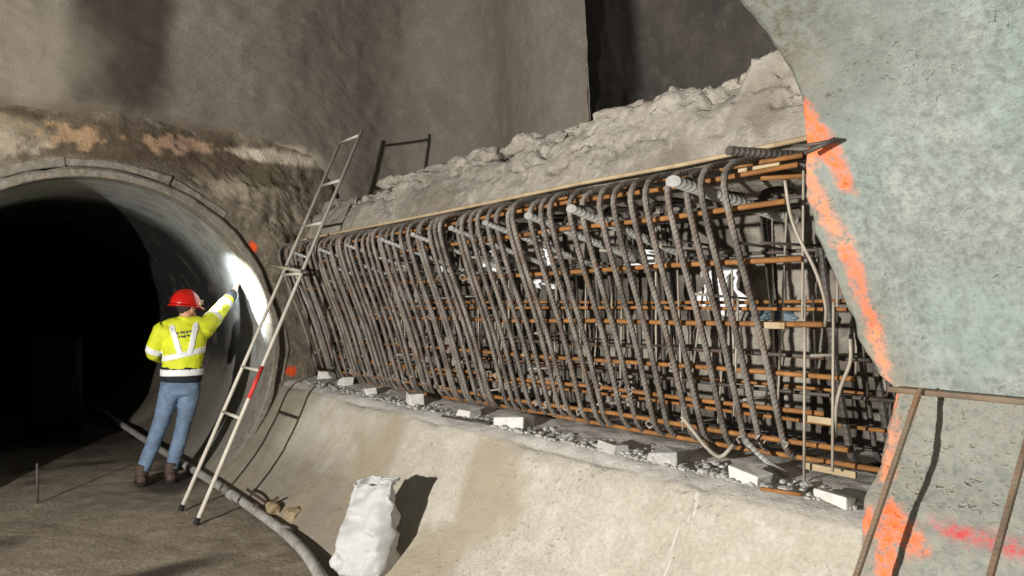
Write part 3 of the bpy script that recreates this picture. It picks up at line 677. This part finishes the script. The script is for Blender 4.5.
# ------------------------------------------------------------ the worker
def ell_tube(path, rx, ry, side=(1, 0, 0), n=18):
    """closed tube with elliptical section: rx along side, ry across"""
    path = np.asarray(path, float); k = len(path); T = np.gradient(path, axis=0); T /= np.linalg.norm(T, axis=1, keepdims=True)
    th = np.linspace(0, 2 * math.pi, n, endpoint=False); V = []
    for i in range(k):
        s = np.array(side, float); s = s - T[i] * (s @ T[i]); s /= np.linalg.norm(s); b = np.cross(T[i], s)
        V.append(path[i] + rx[i] * np.cos(th)[:, None] * s + ry[i] * np.sin(th)[:, None] * b)
    V = np.concatenate(V); V = np.concatenate([V, [path[0] - T[0] * min(rx[0], ry[0]) * .5], [path[-1] + T[-1] * min(rx[-1], ry[-1]) * .5]])
    F = [(i * n + j, i * n + (j + 1) % n, (i + 1) * n + (j + 1) % n, (i + 1) * n + j) for i in range(k - 1) for j in range(n)]
    F += [(k * n, (j + 1) % n, j) for j in range(n)] + [(k * n + 1, (k - 1) * n + j, (k - 1) * n + (j + 1) % n) for j in range(n)]
    return V, F
def limb(path, rad, side=(1, 0, 0), n=14, sub=5):
    path = np.asarray(path, float); q = np.linspace(0, len(path) - 1, (len(path) - 1) * sub + 1); idx = np.arange(len(path))
    p2 = np.stack([np.interp(q, idx, path[:, c]) for c in range(3)], -1)
    for _ in range(2): p2[1:-1] = (p2[:-2] + 2 * p2[1:-1] + p2[2:]) / 4
    r2 = np.interp(q, idx, rad); return ell_tube(p2, r2, r2, side, n)
def ball(c, s, n=12):
    bm = bmesh.new(); bmesh.ops.create_uvsphere(bm, u_segments=2 * n, v_segments=n, radius=1)
    v = np.array([p.co[:] for p in bm.verts]) * np.array(s) + np.array(c); f = [tuple(q.index for q in fc.verts) for fc in bm.faces]; bm.free(); return v, f
def fuse(name, geos, voxel, mat, parent, smooth=6, wrinkle=0.0, seed=0):
    """merge closed shapes into one continuous skin"""
    v, f = merge(geos); me = bpy.data.meshes.new(name + '_raw'); me.from_pydata(v, [], f); me.update()
    bm = bmesh.new(); bm.from_mesh(me); bmesh.ops.recalc_face_normals(bm, faces=bm.faces); bm.to_mesh(me); bm.free()
    tmp = bpy.data.objects.new(name + '_raw', me); COL.objects.link(tmp)
    md = tmp.modifiers.new('r', 'REMESH'); md.mode = 'VOXEL'; md.voxel_size = voxel
    if smooth: sm_ = tmp.modifiers.new('s', 'SMOOTH'); sm_.iterations = smooth; sm_.factor = .5
    dg = bpy.context.evaluated_depsgraph_get(); out = bpy.data.meshes.new_from_object(tmp.evaluated_get(dg)); out.name = name
    bpy.data.objects.remove(tmp); bpy.data.meshes.remove(me)
    if wrinkle:
        nv = len(out.vertices); c = np.empty(nv * 3); out.vertices.foreach_get('co', c); c = c.reshape(-1, 3)
        nn = np.empty(nv * 3); out.vertices.foreach_get('normal', nn); nn = nn.reshape(-1, 3)
        w = fbm(c[:, 0] * .8, c[:, 1] * .8, c[:, 2] * 1.6, 11, 3, seed); w = -np.abs(w) + .25
        c = c + nn * (wrinkle * w)[:, None]; out.vertices.foreach_set('co', c.ravel()); out.update()
    out.materials.clear(); out.materials.append(mat); out.polygons.foreach_set('use_smooth', [True] * len(out.polygons))
    return put(bpy.data.objects.new(name, out), parent)
w_loc = (1.715, 7.97, 0.0)
man = empty('person', w_loc, R(-13))
tag(man, 'worker in red helmet, yellow high-visibility jacket and jeans reaching to the tunnel wall', 'person')
# joints, metres: x right, y away from the photographer, z up
neck = (.185, .02, 1.50); head = (.20, .05, 1.655)
ls, rsd = (-.005, .0, 1.455), (.385, .08, 1.475)
le, lw = (-.095, .06, 1.23), (.0, .27, 1.16)
re_, rw = (.50, .34, 1.60), (.625, .53, 1.755)
hip_l, hip_r = (.075, .0, .93), (.245, .0, .93)
kn_l, kn_r = (-.035, .05, .51), (.175, .06, .50)
an_l, an_r = (-.175, .0, .11), (.075, .02, .11)
def hand(w, d, nrm, flip=1, curl=.25):
    """palm and five bent fingers; d hand direction, nrm back of the hand"""
    w = np.array(w); d = np.array(d, float); d /= np.linalg.norm(d); nrm = np.array(nrm, float); nrm -= d * (nrm @ d); nrm /= np.linalg.norm(nrm); s = np.cross(d, nrm) * flip
    g = [ell_tube([w, w + d * .04, w + d * .085], [.030, .040, .040], [.021, .017, .014], s, 14)]
    for k, (o, L) in enumerate([(-.030, .072), (-.010, .082), (.010, .076), (.029, .060)]):
        b = w + d * .08 + s * o; p1 = b + (d * .98 + s * o * 2) * L * .45; p2 = p1 + (d - nrm * curl * 1.0) * L * .32; p3 = p2 + (d - nrm * curl * 2.2) * L * .24
        if k == 0: p2 = p1 + d * L * .35; p3 = p2 + d * L * .28
        g.append(limb([b - d * .02, b, p1, p2, p3], [.0095, .0095, .0088, .0080, .0068], s, 10, 3))
    b = w + d * .025 - s * .030; g.append(limb([w + d * .01 - s * .012, b, b + (d * .6 - s * .75) * .036, b + (d * .6 - s * .75) * .036 + (d * .9 - s * .3) * .030], [.013, .013, .011, .009], s, 10, 3))
    return g
body = [ell_tube([(.16, 0, .86), (.165, 0, 1.0), (.18, .0, 1.2), (.19, .02, 1.4), (.19, .02, 1.5)], [.14, .13, .15, .16, .07], [.09, .085, .095, .10, .06]),
        limb([(.188, .02, 1.44), neck, (.20, .04, 1.60)], [.068, .060, .058]),
        ball((.20, .05, 1.675), (.078, .098, .115)), ball((.225, .075, 1.615), (.055, .070, .062)),
        limb([ls, le, lw], [.055, .040, .030]), limb([rsd, re_, rw, np.array(rw) + np.array((.035, .05, .05))], [.055, .040, .030, .028]),
        limb([hip_l, kn_l, an_l], [.08, .055, .04]), limb([hip_r, kn_r, an_r], [.08, .055, .04])]
fd = np.array((.80, .60, 0)); fs = np.array((.60, -.80, 0)); hc = np.array((.205, .055, 1.66))
nose = hc + fd * .098 + np.array((0, 0, -.02))
body += [limb([nose + (0, 0, .035), nose, nose - fd * .03], [.010, .015, .012]), ball(hc + fs * .078 + (0, 0, -.02), (.012, .022, .032)), ball(hc - fs * .078 + (0, 0, -.02), (.012, .022, .032)),
         ball(hc + fd * .082 + (0, 0, -.068), (.022, .022, .009)), ball(hc + fd * .075 + (0, 0, -.098), (.03, .03, .022))]
body += hand(np.array(rw) + np.array((.03, .045, .045)), (.12, .20, .25), (-.5, -.2, .4), 1, .12) + hand(lw, (.3, .9, -.1), (-.4, .1, .9), -1, .5)
fuse('body', body, .0055, M_skin, man, 3)
for sg in (-1, 1):
    e = hc + fd * .086 + fs * .030 * sg + np.array((0, 0, .012)); v, f = ball(e, (.011, .011, .008), 8)
    mesh_obj('eye', v, f, M_black, man)
hv, hf = ball(hc - fd * .015 + (0, 0, .012), (.084, .098, .095)); keep = [g for g in hf if np.mean([hv[i] @ fd for i in g]) < hc @ fd + .02 and np.mean([hv[i][2] for i in g]) > 1.595]
mesh_obj('hair', hv, keep, M_hair, man)
# jacket
jk = [ell_tube([(.165, .0, 1.05), (.168, 0, 1.12), (.175, 0, 1.2), (.185, .01, 1.3), (.19, .02, 1.4), (.19, .025, 1.465), (.187, .025, 1.52)],
               [.178, .178, .182, .195, .200, .165, .085], [.125, .125, .13, .135, .132, .105, .075], n=26),
      limb([(.04, .01, 1.43), ls, le, (-.04, .18, 1.19), lw], [.085, .088, .070, .060, .052], n=16), limb([(.34, .05, 1.43), rsd, re_, rw], [.09, .095, .078, .056], n=16),
      limb([(.02, .01, 1.46), (.10, .02, 1.485), (.19, .025, 1.50), (.29, .05, 1.495), (.37, .075, 1.47)], [.075, .082, .08, .082, .075], n=14)]
jk += [ball((.03, .005, 1.425), (.10, .10, .085)), ball((.345, .05, 1.43), (.10, .10, .085))]
jacket = fuse('jacket', jk, .010, M_hivis, man, 5, .012, 131)
hemg = [ell_tube([(.162, 0, .955), (.164, 0, 1.0), (.166, 0, 1.06), (.168, 0, 1.10)], [.176, .182, .182, .176], [.126, .130, .130, .124], n=26)]
fuse('jacket_hem', hemg, .010, M_navy, man, 3, .006, 132)
cuff_d = (np.array(rw) - np.array(re_)); cuff_d /= np.linalg.norm(cuff_d)
fuse('cuff', [limb([np.array(rw) - cuff_d * .035, np.array(rw) + cuff_d * .01, np.array(rw) + cuff_d * .075], [.064, .062, .050])], .006, M_navy, man, 2)
fuse('collar', [ell_tube([(.187, .025, 1.495), (.190, .028, 1.53), (.194, .03, 1.56)], [.085, .080, .076], [.078, .075, .072])], .008, M_hivis, man, 2)
def strip_from(src, pred, name, mat, off=.004):
    me = src.data; nv = len(me.vertices); c = np.empty(nv * 3); me.vertices.foreach_get('co', c); c = c.reshape(-1, 3)
    nn = np.empty(nv * 3); me.vertices.foreach_get('normal', nn); nn = nn.reshape(-1, 3)
    fs_ = [tuple(p.vertices) for p in me.polygons]; ctr = np.array([c[list(q)].mean(0) for q in fs_]); fn = np.array([p.normal[:] for p in me.polygons])
    sel = pred(ctr, fn); ids = {}; V, F = [], []
    for q, s in zip(fs_, sel):
        if not s: continue
        for i in q:
            if i not in ids: ids[i] = len(V); V.append(c[i] + nn[i] * off)
        F.append(tuple(ids[i] for i in q))
    if not F: return None
    o = mesh_obj(name, V, F, mat, man); md = o.modifiers.new('t', 'SOLIDIFY'); md.thickness = .006; md.offset = -1; return o
def lined(ax, az, bx, bz, w):
    def p(c, n):
        d = seg_dist(c[:, 0], c[:, 2], [(ax, az), (bx, bz)]); return (d < w) & (n[:, 1] < .15)
    return p
strip_from(jacket, lined(.075, 1.47, .145, 1.235, .024), 'reflective_strip', M_strip, .006)
strip_from(jacket, lined(.285, 1.49, .235, 1.24, .024), 'reflective_strip', M_strip, .006)
strip_from(jacket, lambda c, n: (np.abs(c[:, 2] - 1.215 - .22 * (c[:, 0] - .17)) < .027) & (c[:, 0] > -.01) & (c[:, 0] < .37), 'reflective_strip', M_strip, .004)
hem = [o for o in man.children if o.name.startswith('jacket_hem')][0]
strip_from(hem, lambda c, n: (np.abs(c[:, 2] - 1.045) < .026) & (n[:, 2] < .6), 'reflective_strip', M_strip, .012)
def band_on(a, b, f0, f1, rmax):
    a, b = np.array(a), np.array(b); v = b - a; L = v @ v
    def p(c, n):
        t = (c - a) @ v / L; dd = np.linalg.norm(c - a - t[:, None] * v, axis=1); return (t > f0) & (t < f1) & (dd < rmax)
    return p
strip_from(jacket, band_on(rsd, re_, .40, .58, .12), 'reflective_strip', M_strip)
strip_from(jacket, band_on(re_, rw, .42, .68, .085), 'reflective_strip', M_strip)
strip_from(jacket, lambda c, n: band_on(ls, le, .78, 1.02, .105)(c, n) & (c[:, 0] < -.0), 'reflective_strip', M_strip)
# faint two-line print on the back of the jacket
PR = []
for r_, (z, xs_) in enumerate([(1.425, np.linspace(.115, .245, 9)), (1.388, np.linspace(.14, .225, 6))]):
    for x in xs_: PR.append((x, z))
strip_from(jacket, lambda c, n: np.array([any(abs(q[0] - x) < .0062 and abs(q[2] - z - .12 * (q[0] - .18)) < .011 for x, z in PR) for q in c]) & (n[:, 1] < -.2), 'back_print', M_dark, .003)
# trousers, boots
fuse('jeans', [ell_tube([(.160, 0, .84), (.162, 0, .92), (.165, 0, 1.0)], [.155, .165, .16], [.112, .115, .11], n=24),
               limb([hip_l, (.03, .03, .72), kn_l, (-.10, .03, .32), (an_l[0], an_l[1], .13)], [.100, .088, .070, .066, .058], n=18), limb([hip_r, (.222, .03, .72), kn_r, (.13, .05, .32), (an_r[0], an_r[1], .13)], [.100, .088, .070, .066, .058], n=18)],
     .010, M_jeans, man, 4, .012, 133)
for (a, dx) in ((an_l, -.02), (an_r, .015)):
    b = fuse('boot', [limb([(a[0], a[1], .19), (a[0], a[1], .10), (a[0], a[1], .06)], [.060, .058, .056]), ell_tube([(a[0], a[1] - .07, .055), (a[0], a[1], .06), (a[0] + dx, a[1] + .10, .055), (a[0] + dx, a[1] + .18, .048)], [.042, .050, .052, .042], [.045, .055, .045, .036])], .008, M_boot, man, 4)
    v, f = ell_tube([(a[0], a[1] - .09, .018), (a[0], a[1], .018), (a[0] + dx, a[1] + .10, .018), (a[0] + dx, a[1] + .20, .018)], [.040, .052, .055, .040], [.016] * 4)
    mesh_obj('sole', v, f, M_sole, b)
# helmet
def lathe_dome():
    n, m = 40, 14; V = []
    for i in range(n):
        a = 2 * math.pi * i / n
        for j in range(m):
            q = j / (m - 1) * math.pi / 2; r = math.cos(q) ** .85; z = math.sin(q) ** .95
            k = 1 + .02 * (abs(math.sin(a)) < .25) * (j > 3)
            V.append((.128 * r * math.cos(a) * k, .148 * r * math.sin(a) * k, .152 * z * k))
    return V, [tuple(f) for f in grid_faces(n, m, False, True)]
hl = np.array((.19, .045, 1.675)); hr = Matrix.Rotation(math.atan2(-.80, .60), 4, 'Z') @ Matrix.Rotation(R(-6), 4, 'X')
tohel = lambda V: [tuple(hl + np.array((hr @ Vector(tuple(map(float, p))))[:])) for p in V]
v, f = lathe_dome(); hel = mesh_obj('helmet', tohel(v), f, M_red, man); md = hel.modifiers.new('t', 'SOLIDIFY'); md.thickness = .006
V, F = [], []; n = 48
for i in range(n):
    a = 2 * math.pi * i / n; fr_ = max(0, math.sin(a)) ** 2
    for (q, z) in ((.98, .004), (1.0, -.008), (1.10 + .22 * fr_, -.014 - .012 * fr_), (1.10 + .22 * fr_, -.006 - .012 * fr_), (1.0, .010)): V.append((.128 * q * math.cos(a), .148 * q * math.sin(a), z))
F = [(i * 5 + j, ((i + 1) % n) * 5 + j, ((i + 1) % n) * 5 + (j + 1) % 5, i * 5 + (j + 1) % 5) for i in range(n) for j in range(5)]
mesh_obj('brim', tohel(V), F, M_red, hel)
for yy_ in (-.035, 0, .035):
    v, f = tube_geo([(yy_, -.135 * math.cos(q), .154 * math.sin(q) ** .95) for q in np.linspace(.35, math.pi - .35, 16)], .006, sides=6); mesh_obj('ridge', tohel(v), f, M_red, hel)
v, f = box_geo((0, .162, .052), (.062, .036, .046)); lh = mesh_obj('head_lamp', tohel(v), f, M_whitepl, man, smooth=False)
v, f = tube_geo([(0, .178, .052), (0, .186, .052)], .017, sides=16); mesh_obj('lens', tohel(v), f, M_lens, lh)
# beam of the head lamp
lp = Matrix.Translation(Vector(w_loc)) @ Matrix.Rotation(R(-13), 4, 'Z') @ Vector(tohel([(0, .215, .05)])[0])
lamp('head_lamp_beam', 'SPOT', lp, 230, (.90, .96, 1.0), .02, (2.70, 8.2, 1.80), 110, .9)
